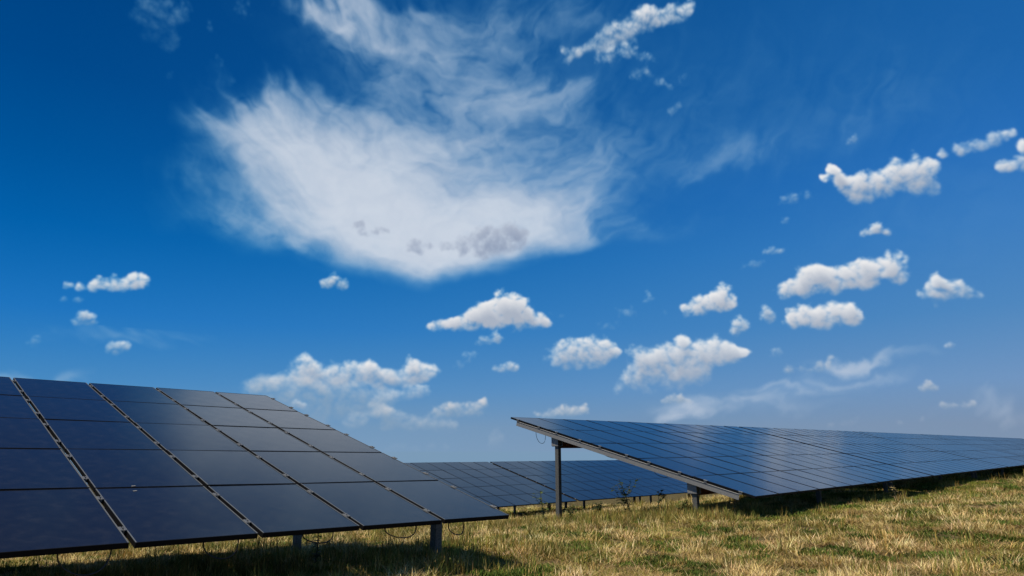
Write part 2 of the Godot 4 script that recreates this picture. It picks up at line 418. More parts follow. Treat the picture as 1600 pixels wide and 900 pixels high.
	var strokes := [
		[-21.06,24.84,3.18,2.20, 0.77],
		[-18.80,23.39,4.06,2.74, 0.95],
		[-15.98,21.90,4.70,3.07, 1.12],
		[-12.87,20.60,4.78,3.13, 1.20],
		[-9.73,19.20,5.12,3.19, 1.29],
		[-7.41,17.42,4.54,2.42, 1.20],
		[-4.89,19.13,5.18,2.96, 0.95],
		[-1.73,19.45,4.62,2.69, 0.73],
		[1.44,19.35,3.74,2.05, 0.60],
		[4.31,18.49,2.85,1.30, 0.56],
		[6.57,17.83,1.81,0.76, 0.60],
		[-7.90,15.51,3.65,1.89, 1.03],
		[-11.27,16.44,3.61,1.87, 0.86],
		[-14.37,18.10,3.56,2.10, 0.69],
		[-17.46,19.93,3.23,2.06, 0.69],
		[-3.14,16.72,3.42,1.63, 0.86],
		[-23.44,25.21,2.46,1.63, 0.39],
		[-25.49,25.44,1.59,1.04, 0.25],
		[-22.83,26.79,3.14,1.43, 0.35],
		[-11.69,24.62,4.90,2.56, 0.60],
		[-7.02,23.33,4.97,2.62, 0.43],
		[-3.22,22.39,4.97,2.65, 0.43],
		[-15.68,25.28,4.51,2.26, 0.52],
		[-6.57,27.53,7.17,3.03, 0.22],
		[-1.79,27.16,7.17,3.06, 0.25],
		[1.21,28.96,4.51,1.12, 0.30],
		[4.23,29.66,2.70,0.60, 0.30],
		[-2.38,26.37,4.17,0.83, 0.35],
		[-9.75,32.34,6.68,2.86, 0.18],
		[-6.08,31.09,7.30,2.93, 0.22],
		[-0.62,34.41,6.81,2.36, 0.16],
		[-13.44,34.15,4.19,1.85, 0.28],
		[-16.76,35.17,2.62,0.90, 0.77],
		[-18.62,34.71,1.25,0.68, 0.52],
		[-15.05,35.81,2.37,0.72, 0.43],
		[-12.20,33.33,3.59,0.66, 0.30],
		[-7.44,34.90,4.95,0.66, 0.20],
		[4.99,35.50,4.91,1.17, 0.12],
		[5.85,22.85,4.60,3.15, 0.22],
		[9.40,24.78,4.54,2.07, 0.14],
		[11.34,17.77,3.27,0.75, 0.16],
		[20.16,23.72,3.57,1.09, 0.16],
		[16.61,23.02,2.67,0.71, 0.10],
		[-21.99,18.40,4.09,1.51, 0.30],
		[-20.30,16.53,3.08,1.02, 0.20],
		[-24.64,20.06,2.96,1.96, 0.20],
		[-17.76,17.03,3.17,1.25, 0.30],
		[-21.88,14.57,1.48,0.81, 0.16],
		[3.49,21.32,4.04,2.14, 0.40],
		[7.70,17.73,2.24,0.59, 0.52],
		[9.68,18.08,3.31,0.64, 0.22],
		[5.20,19.93,3.42,1.88, 0.30],
		[11.83,27.18,10.39,5.43, 0.05],
		[24.46,27.47,10.87,5.04, 0.02],
		[33.53,18.52,7.38,4.05, 0.02],
		[-6.18,34.02,12.35,2.82, 0.06],
		[28.24,6.82,2.09,0.33, 0.43],
		[26.46,6.54,1.73,0.34, 0.39],
		[26.79,5.46,2.13,0.34, 0.25],
		[18.29,3.87,4.27,0.45, 0.40],
		[15.26,3.07,3.45,0.41, 0.39],
		[22.19,4.77,2.74,0.30, 0.30],
		[13.76,3.34,2.02,0.41, 0.30],
		[-30.14,8.59,3.43,0.47, 0.15],
		[-35.18,5.00,2.25,0.44, 0.20],
		[30.10,25.59,4.72,1.80, 0.07],
		[35.60,2.80,2.42,0.43, 0.12],
	]
	var edge := PackedVector2Array([Vector2(-45.00, 12.61), Vector2(-32.93, 14.17), Vector2(-26.54, 15.56), Vector2(-19.16, 15.08), Vector2(-13.34, 14.44), Vector2(-7.29, 13.57), Vector2(-2.26, 14.93), Vector2(2.85, 16.23), Vector2(7.96, 17.18), Vector2(14.59, 17.24), Vector2(21.84, 16.78)])
	var fan := Vector2(-4.5, 44.0)
	# the same kind of weather all round
	var rng := RandomNumberGenerator.new()
	rng.seed = 77
	var others := []
	for k in 150:
		var az := rng.randf_range(47.0, 313.0)
		var el := 3.0 + 34.0 * pow(rng.randf(), 1.4)
		if k > 125:
			el = rng.randf_range(42.0, 75.0)
			az = rng.randf_range(0.0, 360.0)
		if az > 180.0:
			az -= 360.0
		var size := rng.randf_range(0.5, 1.5) * (0.7 + el * 0.03)
		var heap := []
		for j in rng.randi_range(4, 10):
			heap.append([az + rng.randf_range(-2.4, 2.4) * size, el + rng.randf_range(0.0, 0.9) * size, size * rng.randf_range(0.6, 1.2) / cos(deg_to_rad(el)), size * rng.randf_range(0.6, 1.1)])
		others.append([el - size * 0.8, 0.3, 0.45, 0.95, 1 if el < 6.0 else 0, heap])
	var veils := strokes.duplicate()
	for k in 60:
		var az := rng.randf_range(60.0, 300.0)
		if az > 180.0:
			az -= 360.0
		veils.append([az, rng.randf_range(10.0, 55.0), rng.randf_range(3.0, 12.0), rng.randf_range(1.0, 4.0), rng.randf_range(0.1, 0.6)])
	var whole := new_sheet(-180.0, 180.0, -90.0, 90.0, 1024.0 / 360.0)
	cirrus(whole, veils, fan, edge, n1, n2)
	for k in others.size():
		cumulus(whole, others[k], 500 + k, n1, n2, n3)
	for k in heaps.size():
		cumulus(whole, heaps[k], k, n1, n2, n3)
	var fine := new_sheet(-45.0, 45.0, -0.5, 41.0, 4096.0 / 360.0)
	cirrus(fine, strokes, fan, edge, n1, n2)
	for k in heaps.size():
		cumulus(fine, heaps[k], k, n1, n2, n3)
	var big := to_image(whole)
	big.resize(4096, 2048, Image.INTERPOLATE_CUBIC)
	var crop := to_image(fine)
	big.blit_rect(crop, Rect2i(0, 0, fine.w, fine.h), Vector2i(2048 - 512, roundi(49.0 * fine.per)))
	# the middle of the sheet is -z; a panorama starts there
	var out := Image.create_empty(4096, 2048, false, Image.FORMAT_RGB8)
	out.blit_rect(big, Rect2i(2048, 0, 2048, 2048), Vector2i(0, 0))
	out.blit_rect(big, Rect2i(0, 0, 2048, 2048), Vector2i(2048, 0))
	return out

# ---------------------------------------------------------------- the ground: a smooth sheet through levelled spots [x, ahead, height below the eye]
var spots := [
	[0, 0, -1.25], [0, 7, -1.2], [-0.9, 8.3, -1.17], [-3.2, 10.7, -1.5], [0.97, 16.2, -1.64], [3.5, 13.8, -1.22], [4.5, 12.2, -1.2],
	[8.6, 16.6, -1.20], [12.8, 20.6, -1.20], [23, 31, -1.24], [40, 48, -1.15], [60, 70, -1.15], [4.9, 6.8, -1.15], [-4.5, 6.5, -1.2],
	[-7, 3, -1.25], [-6, 15, -1.9], [-12, 12, -1.9], [3.1, 31.5, -2.68], [-3.3, 26, -2.62], [8.5, 37, -2.72], [18, 47, -2.75],
	[2, 22, -2.1], [6.0, 20.0, -1.6], [-4, 20, -2.2], [11, 24, -1.25], [16, 29, -1.2], [26, 40, -1.05], [34, 49, -1.0], [52, 69, -0.85], [-12, 26, -2.7], [0, 45, -3.6], [20, 65, -4.2], [-25, 45, -4.0],
	[40, 85, -4.4], [10, 8, -1.0], [20, 18, -1.0], [40, 30, -0.9], [-20, 5, -1.4], [0, -15, -1.2], [20, -10, -1.0]]
var bend := PackedFloat64Array()
var lumps := FastNoiseLite.new()
var patches := FastNoiseLite.new()

func level_ground() -> void:
	var n := spots.size()
	var size := n + 3
	var a := []
	for i in size:
		var row := PackedFloat64Array()
		row.resize(size + 1)
		a.append(row)
	for i in n:
		for j in n:
			var d := Vector2(spots[i][0] - spots[j][0], spots[i][1] - spots[j][1]).length()
			a[i][j] = d * d * log(d) if i != j else 0.8
		var tail := [1.0, float(spots[i][0]), float(spots[i][1])]
		for j in 3:
			a[i][n + j] = tail[j]
			a[n + j][i] = tail[j]
		a[i][size] = spots[i][2]
	for i in size:
		var best := i
		for j in range(i + 1, size):
			if absf(a[j][i]) > absf(a[best][i]):
				best = j
		var swap: PackedFloat64Array = a[i]
		a[i] = a[best]
		a[best] = swap
		for j in size:
			if j != i and a[j][i] != 0.0:
				var f: float = a[j][i] / a[i][i]
				for k in range(i, size + 1):
					a[j][k] -= f * a[i][k]
	bend.resize(size)
	for i in size:
		bend[i] = a[i][size] / a[i][i]
	lumps.seed = 4
	lumps.frequency = 0.35
	lumps.fractal_octaves = 4
	patches.seed = 31
	patches.frequency = 0.16
	patches.fractal_octaves = 4

var level := PackedFloat32Array()      # heights on a 0.5 m raster, for speed
const RX := -70.0
const RZ := -20.0
const RW := 321
const RH := 241

func exact_height(x: float, ahead: float) -> float:
	var n := spots.size()
	var y := bend[n] + bend[n + 1] * x + bend[n + 2] * ahead
	for i in n:
		var dx: float = x - spots[i][0]
		var dz: float = ahead - spots[i][1]
		var d := dx * dx + dz * dz
		if d > 1e-9:
			y += bend[i] * 0.5 * d * log(d)
	var away := sqrt(x * x + ahead * ahead)
	var beyond := -4.2 - 0.035 * maxf(0.0, away - 60.0) - 12.0 * smoothstep(90.0, 400.0, away)
	return EYE + lerpf(y, beyond, smoothstep(78.0, 130.0, away))

func raster_ground() -> void:
	level.resize(RW * RH)
	for j in RH:
		for i in RW:
			level[j * RW + i] = exact_height(RX + i * 0.5, RZ + j * 0.5)

func height(x: float, ahead: float) -> float:
	var u := (x - RX) * 2.0
	var v := (ahead - RZ) * 2.0
	var y := 0.0
	if u < 0.0 or v < 0.0 or u >= RW - 1.001 or v >= RH - 1.001:
		y = exact_height(x, ahead)
	else:
		var i := int(u)
		var j := int(v)
		var fu := u - i
		var fv := v - j
		var k := j * RW + i
		y = lerpf(lerpf(level[k], level[k + 1], fu), lerpf(level[k + RW], level[k + RW + 1], fu), fv)
	return y + lumps.get_noise_2d(x, ahead) * 0.09

func ground_point(x: float, ahead: float) -> Vector3:
	return Vector3(x, height(x, ahead), -ahead)

func make_ground() -> void:
	var n := 220
	var coords := PackedFloat64Array()
	for i in n + 1:
		var t := 2.0 * i / n - 1.0
		coords.append(signf(t) * (26.0 * absf(t) + 60.0 * pow(absf(t), 3.0) + 2900.0 * pow(absf(t), 12.0)))
	var v := PackedVector3Array()
	var index := PackedInt32Array()
	for j in n + 1:
		for i in n + 1:
			v.append(ground_point(coords[i], coords[j] + 14.0))
	for j in n:
		for i in n:
			var k := j * (n + 1) + i
			index.append_array(PackedInt32Array([k, k + n + 1, k + 1, k + 1, k + n + 1, k + n + 2]))
	var st := begin()
	for p in v:
		st.add_vertex(p)
	for k in index:
		st.add_index(k)
	st.generate_normals()
	var m := matte("meadow_soil", Color.WHITE, 0.95, 0.0, 0.2)
	m.albedo_texture = noise_texture(3, 0.02, [[0.0, srgb(0.025, 0.018, 0.010)], [0.35, srgb(0.05, 0.037, 0.018)], [0.5, srgb(0.13, 0.10, 0.045)], [0.62, srgb(0.12, 0.105, 0.04)], [1.0, srgb(0.22, 0.165, 0.08)]], 6, 1024)
	m.uv1_triplanar = true
	m.uv1_world_triplanar = true
	m.uv1_scale = Vector3(0.23, 0.23, 0.23)
	m.normal_enabled = true
	m.normal_texture = noise_texture(8, 0.05, [], 5, 512, true)
	m.normal_scale = 1.5
	var o := part("ground", finish(st, m), self)
	o.set_meta("kind", "structure")
	o.set_meta("label", "sloping meadow ground of dry soil and straw")

# ---------------------------------------------------------------- grass
func blade(st: SurfaceTool, root: Vector3, dir: Vector3, tall: float, wide: float, droop: float, c: Color) -> void:
	var side := Vector3(-dir.z, 0.0, dir.x).normalized() * wide * 0.5
	var lean := Vector3(dir.x, 0.0, dir.z)
	var mid := root + Vector3.UP * tall * 0.55 * dir.y + lean * tall * 0.45
	var tip := root + Vector3.UP * tall * (dir.y * 0.98 - droop * 0.5) + lean * tall * (0.9 + droop)
	st.set_color(c)
	for v: Vector3 in [root - side, mid - side * 0.8, root + side, root + side, mid - side * 0.8, mid + side * 0.8, mid - side * 0.8, tip, mid + side * 0.8]:
		st.add_vertex(v)

func tuft(seed_value: int, count: int, spread: float, low: float, high: float, lean: Vector2, wide: float, colors: Array, droop := 0.15) -> ArrayMesh:
	var rng := RandomNumberGenerator.new()
	rng.seed = seed_value
	var st := begin()
	for k in count:
		var a := rng.randf() * TAU
		var away := spread * sqrt(rng.randf())
		var root := Vector3(cos(a) * away, -0.015, sin(a) * away)
		var b := rng.randf() * TAU
		var l := rng.randf_range(lean.x, lean.y)
		var c: Color = colors[rng.randi() % colors.size()]
		c = c * rng.randf_range(0.75, 1.2)
		c.a = 1.0
		blade(st, root, Vector3(cos(b) * l, sqrt(maxf(0.0, 1.0 - minf(1.0, l * l))), sin(b) * l), rng.randf_range(low, high), wide * rng.randf_range(0.7, 1.3), rng.randf() * droop, c)
	st.generate_normals()
	return st.commit()

func sow(called: String, label: String, mesh: ArrayMesh, m: Material, places: Array) -> void:
	mesh.surface_set_material(0, m)
	var mm := MultiMesh.new()
	mm.transform_format = MultiMesh.TRANSFORM_3D
	mm.use_colors = true
	mm.mesh = mesh
	mm.instance_count = places.size()
	for k in places.size():
		mm.set_instance_transform(k, places[k][0])
		mm.set_instance_color(k, places[k][1])
	var o := MultiMeshInstance3D.new()
	o.multimesh = mm
	o.name = numbered(called)
	add_child(o)
	o.set_meta("kind", "stuff")
	o.set_meta("label", label)
	o.set_meta("category", "grass")

func line_distance(x: float, ahead: float, a: Vector2, b: Vector2) -> float:
	return Geometry2D.get_closest_point_to_segment(Vector2(x, ahead), a, b).distance_to(Vector2(x, ahead))

func make_grass() -> void:
	var m := matte("grass_blades", Color.WHITE, 0.75, 0.0, 0.3)
	m.vertex_color_use_as_albedo = true
	m.cull_mode = BaseMaterial3D.CULL_DISABLED
	m.backlight_enabled = true
	m.backlight = Color(0.3, 0.3, 0.2)
	var straw := [Color(0.46, 0.33, 0.13), Color(0.34, 0.24, 0.085), Color(0.58, 0.46, 0.24), Color(0.24, 0.17, 0.05), Color(0.20, 0.18, 0.045), Color(0.11, 0.08, 0.03)]
	var green := [Color(0.13, 0.19, 0.025), Color(0.09, 0.145, 0.02), Color(0.21, 0.24, 0.04), Color(0.27, 0.23, 0.06), Color(0.16, 0.18, 0.03)]
	var litter := [Color(0.46, 0.34, 0.17), Color(0.33, 0.24, 0.12), Color(0.58, 0.46, 0.27), Color(0.17, 0.12, 0.05), Color(0.24, 0.18, 0.075), Color(0.10, 0.075, 0.035)]
	var kinds := []
	for k in 3:
		kinds.append({"n": "dry_grass", "l": "dry straw coloured meadow grass all over the field", "m": tuft(100 + k, 38, 0.11, 0.03, 0.10, Vector2(0.45, 0.97), 0.006, straw), "p": []})
	for k in 2:
		kinds.append({"n": "green_grass", "l": "short green grass growing through the dry stubble", "m": tuft(200 + k, 40, 0.11, 0.025, 0.08, Vector2(0.2, 0.9), 0.006, green), "p": []})
	for k in 3:
		kinds.append({"n": "hay_litter", "l": "cut hay lying flat on the meadow", "m": tuft(300 + k, 44, 0.17, 0.08, 0.24, Vector2(0.94, 1.0), 0.006, litter, 0.0), "p": []})
	for k in 2:
		kinds.append({"n": "tall_grass", "l": "tall uncut dry grass around the posts and under the panels", "m": tuft(400 + k, 24, 0.09, 0.10, 0.26, Vector2(0.05, 0.6), 0.006, straw + [Color(0.10, 0.13, 0.03), Color(0.13, 0.15, 0.04), Color(0.20, 0.19, 0.06)], 0.3), "p": []})
	kinds.append({"n": "pale_straw", "l": "long pale straw flattened in clumps on the meadow", "m": tuft(500, 32, 0.13, 0.08, 0.22, Vector2(0.65, 0.97), 0.006, [Color(0.50, 0.39, 0.21), Color(0.36, 0.28, 0.13), Color(0.60, 0.49, 0.30), Color(0.22, 0.18, 0.07)], 0.2), "p": []})
	kinds.append({"n": "clover", "l": "dark green broad leaved growth scattered in the meadow", "m": tuft(600, 46, 0.12, 0.03, 0.09, Vector2(0.3, 0.95), 0.014, [Color(0.06, 0.105, 0.018), Color(0.085, 0.14, 0.022), Color(0.11, 0.15, 0.03)], 0.1), "p": []})
	var rng := RandomNumberGenerator.new()
	rng.seed = 9
	# mole hills and scraped soil: x, ahead, radius
	var holes := [Vector3(1.67, 8.49, 0.17), Vector3(4.36, 8.19, 0.15), Vector3(1.23, 8.81, 0.13), Vector3(3.5, 9.95, 0.16), Vector3(4.15, 9.81, 0.2), Vector3(9.46, 14.05, 0.3), Vector3(4.1, 8.38, 0.13), Vector3(5.33, 8.0, 0.16), Vector3(0.79, 8.38, 0.1), Vector3(5.84, 9.54, 0.2)]
	var near_row := [Vector2(-8.0, 0.0), Vector2(0.0, 7.5)]
	var right_row := [Vector2(4.35, 12.5), Vector2(57.0, 66.0)]
	var far_row := [Vector2(-30.0, 0.0), Vector2(40.0, 68.0)]
	for band: Array in [[5.0, 9.0, 330.0, 0.85], [9.0, 14.0, 220.0, 0.95], [14.0, 22.0, 130.0, 1.1], [22.0, 34.0, 50.0, 1.4], [34.0, 60.0, 14.0, 1.9]]:
		var area: float = 0.76 * (band[1] * band[1] - band[0] * band[0])
		for k in int(area * band[2]):
			var away := sqrt(lerpf(band[0] * band[0], band[1] * band[1], rng.randf()))
			var az := rng.randf_range(-0.76, 0.76)
			var x := away * sin(az)
			var ahead := away * cos(az)
			var wide := patches.get_noise_2d(x, ahead)
			var fine := patches.get_noise_2d(x * 4.0 + 50.0, ahead * 4.0)
			# where the mower went: open ground to the right; uncut strips by the posts and under the tables
			var front := line_distance(x, ahead, right_row[0], right_row[1])
			var under := line_distance(x, ahead, Vector2(0.9, 16.1), Vector2(3.7, 13.6))
			var below := line_distance(x, ahead, Vector2(-6.0, 4.0), Vector2(-1.0, 8.6))
			var clump := patches.get_noise_2d(x * 9.0 + 90.0, ahead * 9.0)
			var greens := 0.33 + wide * 1.7 + fine * 1.4 + clump * 0.5
			if front < 1.3:
				greens += 0.6
			if below < 2.6:
				greens += 0.6
			var uncut := 0.012 + maxf(0.0, clump - 0.25) * 0.25
			if under < 1.4:
				uncut = 0.95 - under * 0.4
			elif ahead < 22.0 and x < 4.0 and x > -9.0 and ahead > 12.0:
				uncut = 0.08
			if below < 1.6:
				uncut = maxf(uncut, 0.14)
			if front < 0.7 and x > 4.0:
				uncut = 0.03
			var cut := clampf(0.34 + (x - 2.0) * 0.05 - (ahead - 9.0) * 0.06 + fine * 1.1, 0.0, 0.7)
			var which := 0
			var roll := rng.randf()
			if roll < uncut:
				which = 8 + rng.randi() % 2
			elif rng.randf() < cut:
				which = 5 + rng.randi() % 3
			elif rng.randf() < greens:
				which = 3 + rng.randi() % 2
			else:
				which = rng.randi() % 3
			var leafy := patches.get_noise_2d(x * 5.0 - 70.0, ahead * 5.0 + 30.0)
			if which < 8 and clump > 0.20 and rng.randf() < 0.35 and leafy < 0.1 and front > 0.9:
				which = 10
			elif which < 8 and leafy > 0.14 and rng.randf() < 0.6:
				which = 11
			# bare spots
			var bare := false
			for h: Vector3 in holes:
				if Vector2(x - h.x, (ahead - h.y) * 0.7).length() < h.z * (1.0 + clump):
					bare = true
			if bare:
				continue
			if fine * 0.8 + clump * 0.6 < -0.26 and which < 8 and rng.randf() < 0.9:
				continue
			var size: float = band[3] * rng.randf_range(0.65, 1.25) * (1.0 + 0.5 * clump)
			var b := Basis(Vector3.UP, rng.randf() * TAU).scaled(Vector3(size, size * rng.randf_range(0.75, 1.2), size))
			var warm := minf(1.3, 1.06 + 0.5 * fine + 0.25 * wide + 0.4 * clump)
			var tint := Color(warm * rng.randf_range(0.90, 1.12), warm * rng.randf_range(0.88, 1.07), warm * rng.randf_range(0.66, 0.96), 1.0)
			kinds[which].p.append([Transform3D(b, ground_point(x, ahead)), tint])
	for k: Dictionary in kinds:
		sow(k.n, k.l, k.m, m, k.p)

# ---------------------------------------------------------------- solar tables
# plane of a table: lower corner (relative to the eye), yaw of the row, grade along it and tilt, in degrees
class Plane3:
	var at := Vector3.ZERO
	var r := Vector3.ZERO
	var s := Vector3.ZERO
	var n := Vector3.ZERO
	func p(u: float, v: float, below := 0.0) -> Vector3:
		return at + r * u + s * v - n * below
	func frame(u: float, v: float, below := 0.0) -> Transform3D:
		return Transform3D(Basis(r, n, -s), p(u, v, below))

func plane3(corner: Vector3, yaw: float, grade: float, tilt: float) -> Plane3:
	var t := Plane3.new()
	t.at = Vector3(corner.x, corner.y + EYE, -corner.z)
	var a := deg_to_rad(yaw)
	var g := deg_to_rad(grade)
	t.r = Vector3(sin(a) * cos(g), sin(g), -cos(a) * cos(g))
	var flat := Vector3(-cos(a), 0.0, -sin(a))
	t.s = flat * cos(deg_to_rad(tilt)) + Vector3.UP * sin(deg_to_rad(tilt))
	t.s = (t.s - t.r * t.r.dot(t.s)).normalized()
	t.n = t.r.cross(t.s).normalized()
	return t

const ROW_PITCH := 1.272
var shared := {}

func panel_meshes(wide: float, tall: float) -> Array:
	var key := "panel%.3f" % wide
	if not shared.has(key):
		var g := begin()
		box(g, Vector3(0, -0.004, 0), Vector3(wide - 0.012, 0.006, tall - 0.008))
		var glass := finish(g, materials.panel_glass)
		var f := begin()
		for sx: float in [-1.0, 1.0]:
			box(f, Vector3(sx * (wide * 0.5 - 0.004), 0.0005, 0), Vector3(0.008, 0.003, tall - 0.01))
		var frame: ArrayMesh = f.commit()
		frame.surface_set_material(0, materials.side_trim if wide < 0.9 else materials.black_trim)
		var e := begin()
		for sx: float in [-1.0, 1.0]:
			box(e, Vector3(sx * (wide * 0.5 - 0.005), -0.0210, 0), Vector3(0.010, 0.040, tall), 0.001)
		for sz: float in [-1.0, 1.0]:
			box(e, Vector3(0, -0.019, sz * (tall * 0.5 - 0.004)), Vector3(wide - 0.0205, 0.040, 0.008), 0.0015)
		e.commit(frame)
		frame.surface_set_material(1, materials.black_trim)
		shared[key] = [glass, frame]
	return shared[key]

func clamp_mesh() -> ArrayMesh:
	if not shared.has("clamp"):
		var st := begin()
		for sx: float in [-1.0, 1.0]:
			box(st, Vector3(sx * 0.013, 0.004, 0), Vector3(0.020, 0.008, 0.075), 0.002)
		box(st, Vector3(0, -0.024, 0), Vector3(0.018, 0.046, 0.060), 0.002)
		tube(st, [Vector3(0, 0.0, 0), Vector3(0, 0.012, 0)], [0.007, 0.006], 6)
		shared["clamp"] = finish(st, materials.clamp_metal)
	return shared["clamp"]

func channel(st: SurfaceTool, c: Vector3, s: Vector3, thick: float, open: Vector3) -> void:
	# a C section that runs along its longest side, its open side towards `open`
	var run := 0
	for i in 3:
		if s[i] > s[run]:
			run = i
	var o := 0
	for i in 3:
		if absf(open[i]) > 0.5:
			o = i
	var side := 3 - run - o
	var web := s
	web[o] = thick
	box(st, c - open * (s[o] - thick) * 0.5, web, 0.002)
	for sg: float in [-1.0, 1.0]:
		var lip := s
		lip[side] = thick
		lip[o] = s[o] - thick - 0.001
		var at := c + open * (thick * 0.5)
		at[side] += sg * (s[side] - thick) * 0.5
		box(st, at, lip, 0.001)

func solar_table(t: Plane3, u0: float, columns: int, pitch: float, gap: float, label: String, group: String, posts: Array, fine_clamps: Array, loops: Array, bare_end := false, rail_from := 0.30, soiled := false, beams := [1.40, 5.0]) -> Node3D:
	var foot := t.p(u0, 0.0)
	var yaw := atan2(-t.r.z, t.r.x)
	var base := Transform3D(Basis(Vector3.UP, yaw), Vector3(foot.x, height(foot.x, -foot.z), foot.z))
	var o := thing("solar_table", label, "solar array", base, group)
	var inv := base.affine_inverse()
	var pm := panel_meshes(pitch - gap, ROW_PITCH - 0.014)
	var rng := RandomNumberGenerator.new()
	rng.seed = int(u0 * 10.0) + columns
	for c in columns:
		for k in 5:
			var tr := t.frame(u0 + (c + 0.5) * pitch, (k + 0.5) * ROW_PITCH)
			# hand-set panels: none lies quite in one plane with its neighbours
			tr.basis = tr.basis * Basis(Vector3.RIGHT, rng.randfn() * 0.0025) * Basis(Vector3.BACK, rng.randfn() * 0.0035)
			tr.origin += t.n * rng.randf_range(-0.0015, 0.0015)
			var p := part("panel", pm[0], o, inv * tr)
			part("frame", pm[1], p)
			if soiled and c == columns - 4 and k < 2:
				var st := begin()
				box(st, Vector3(-0.16, 0.0008, -0.54) if k == 0 else Vector3(-0.14, 0.0008, 0.60), Vector3(0.034, 0.002, 0.012), 0.0008, Basis(Vector3.UP, 0.3))
				part("dropping", finish(st, materials.dropping), p)
	# clamps on every seam, two to a panel
	var rest := begin()
	var any := false
	for c in columns + 1:
		var u := u0 + c * pitch
		if c == 0:
			u += gap * 0.5 - 0.016
		elif c == columns:
			u += 0.016 - gap * 0.5
		for k in 10:
			var v := (k / 2 + (0.22 if k % 2 == 0 else 0.78)) * ROW_PITCH
			var tr := inv * t.frame(u, v)
			if fine_clamps.has(c):
				part("clamp", clamp_mesh(), o, tr)
			else:
				any = true
				rest.append_from(clamp_mesh(), 0, inv * t.frame(u, v, 0.016))
	if any:
		var cl := part("clamps", finish(rest, materials.dark_metal), o)
		cl.set_meta("kind", "stuff")
	# rails up the slope
	if not shared.has("rail"):
		var st := begin()
		channel(st, Vector3(0, -0.055, 0), Vector3(0.05, 0.11, 5.95), 0.006, Vector3(1, 0, 0))
		box(st, Vector3(-0.032, -0.005, 0), Vector3(0.012, 0.010, 5.95), 0.002)
		shared["rail"] = finish(st, materials.galvanised)
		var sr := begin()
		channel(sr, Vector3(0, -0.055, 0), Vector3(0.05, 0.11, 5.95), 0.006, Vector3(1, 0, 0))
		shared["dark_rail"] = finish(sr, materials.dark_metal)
	var trim := (6.12 - rail_from) / 5.95
	for c in columns + 1:
		var u := u0 + c * pitch + (0.03 if c == 0 else (-0.03 if c == columns else 0.0))
		part("rail", shared["rail" if c == 0 and bare_end else "dark_rail"], o, inv * t.frame(u, (6.12 + rail_from) * 0.5, 0.048) * Transform3D(Basis.from_scale(Vector3(1, 1, trim)), Vector3.ZERO))
	# beams along the row and the posts they rest on
	var long := columns * pitch
	for v: float in beams:
		var st := begin()
		var down := 0.165
		var a := t.p(u0 + posts[0] + 0.07, v, down)
		var b := t.p(u0 + long - 0.06, v, down)
		var local := Basis(t.r, Vector3.UP, t.r.cross(Vector3.UP).normalized()).orthonormalized()
		box(st, Vector3.ZERO, Vector3(a.distance_to(b), 0.25, 0.075), 0.004)
		part("beam", finish(st, materials.brown_beam), o, inv * Transform3D(local, (a + b) * 0.5 - Vector3.UP * 0.125))
		for du: float in posts:
			var top := t.p(u0 + du, v, down)
			var bottom := height(top.x, -top.z) - 0.3
			var high := top.y - 0.06 - bottom
			var ps := begin()
			var wide := 0.10
			channel(ps, Vector3(0, -high * 0.5, 0), Vector3(wide, high, 0.10), 0.008, Vector3(1, 0, 0))
			var turn := Basis(Vector3.UP, yaw)
			var post := part("post", finish(ps, materials.post_steel), o, inv * Transform3D(turn, Vector3(top.x, top.y - 0.06, top.z) + turn.z * 0.10))
			var bs := begin()
			box(bs, Vector3(-0.085, 0.02, -0.02), Vector3(0.012, 0.32, 0.20), 0.002)
			box(bs, Vector3(0.075, 0.02, -0.02), Vector3(0.012, 0.32, 0.20), 0.002)
			box(bs, Vector3(-0.005, -0.146, -0.02), Vector3(0.14, 0.012, 0.196), 0.002)
			for bolt: Vector3 in [Vector3(-0.094, 0.10, -0.06), Vector3(-0.094, -0.06, 0.03), Vector3(-0.094, 0.06, 0.04)]:
				box(bs, bolt, Vector3(0.012, 0.022, 0.022), 0.003)
			part("bracket", finish(bs, materials.galvanised), post)
	# slack loops of cable [start u, v, end u, v, sag]
	for l: Array in loops:
		var a := t.p(u0 + l[0], l[1], 0.05)
		var b := t.p(u0 + l[2], l[3], 0.05)
		var pts := []
		var radii := []
		for k in 17:
			var q := k / 16.0
			pts.append(inv * (a.lerp(b, 0.5 - 0.5 * cos(PI * q)) + Vector3.DOWN * l[4] * sin(PI * q) + t.s * 0.03 * sin(q * 7.0)))
			radii.append(0.0055)
		var st := begin()
		tube(st, pts, radii, 6)
		part("cable", finish(st, materials.cable), o)
	return o

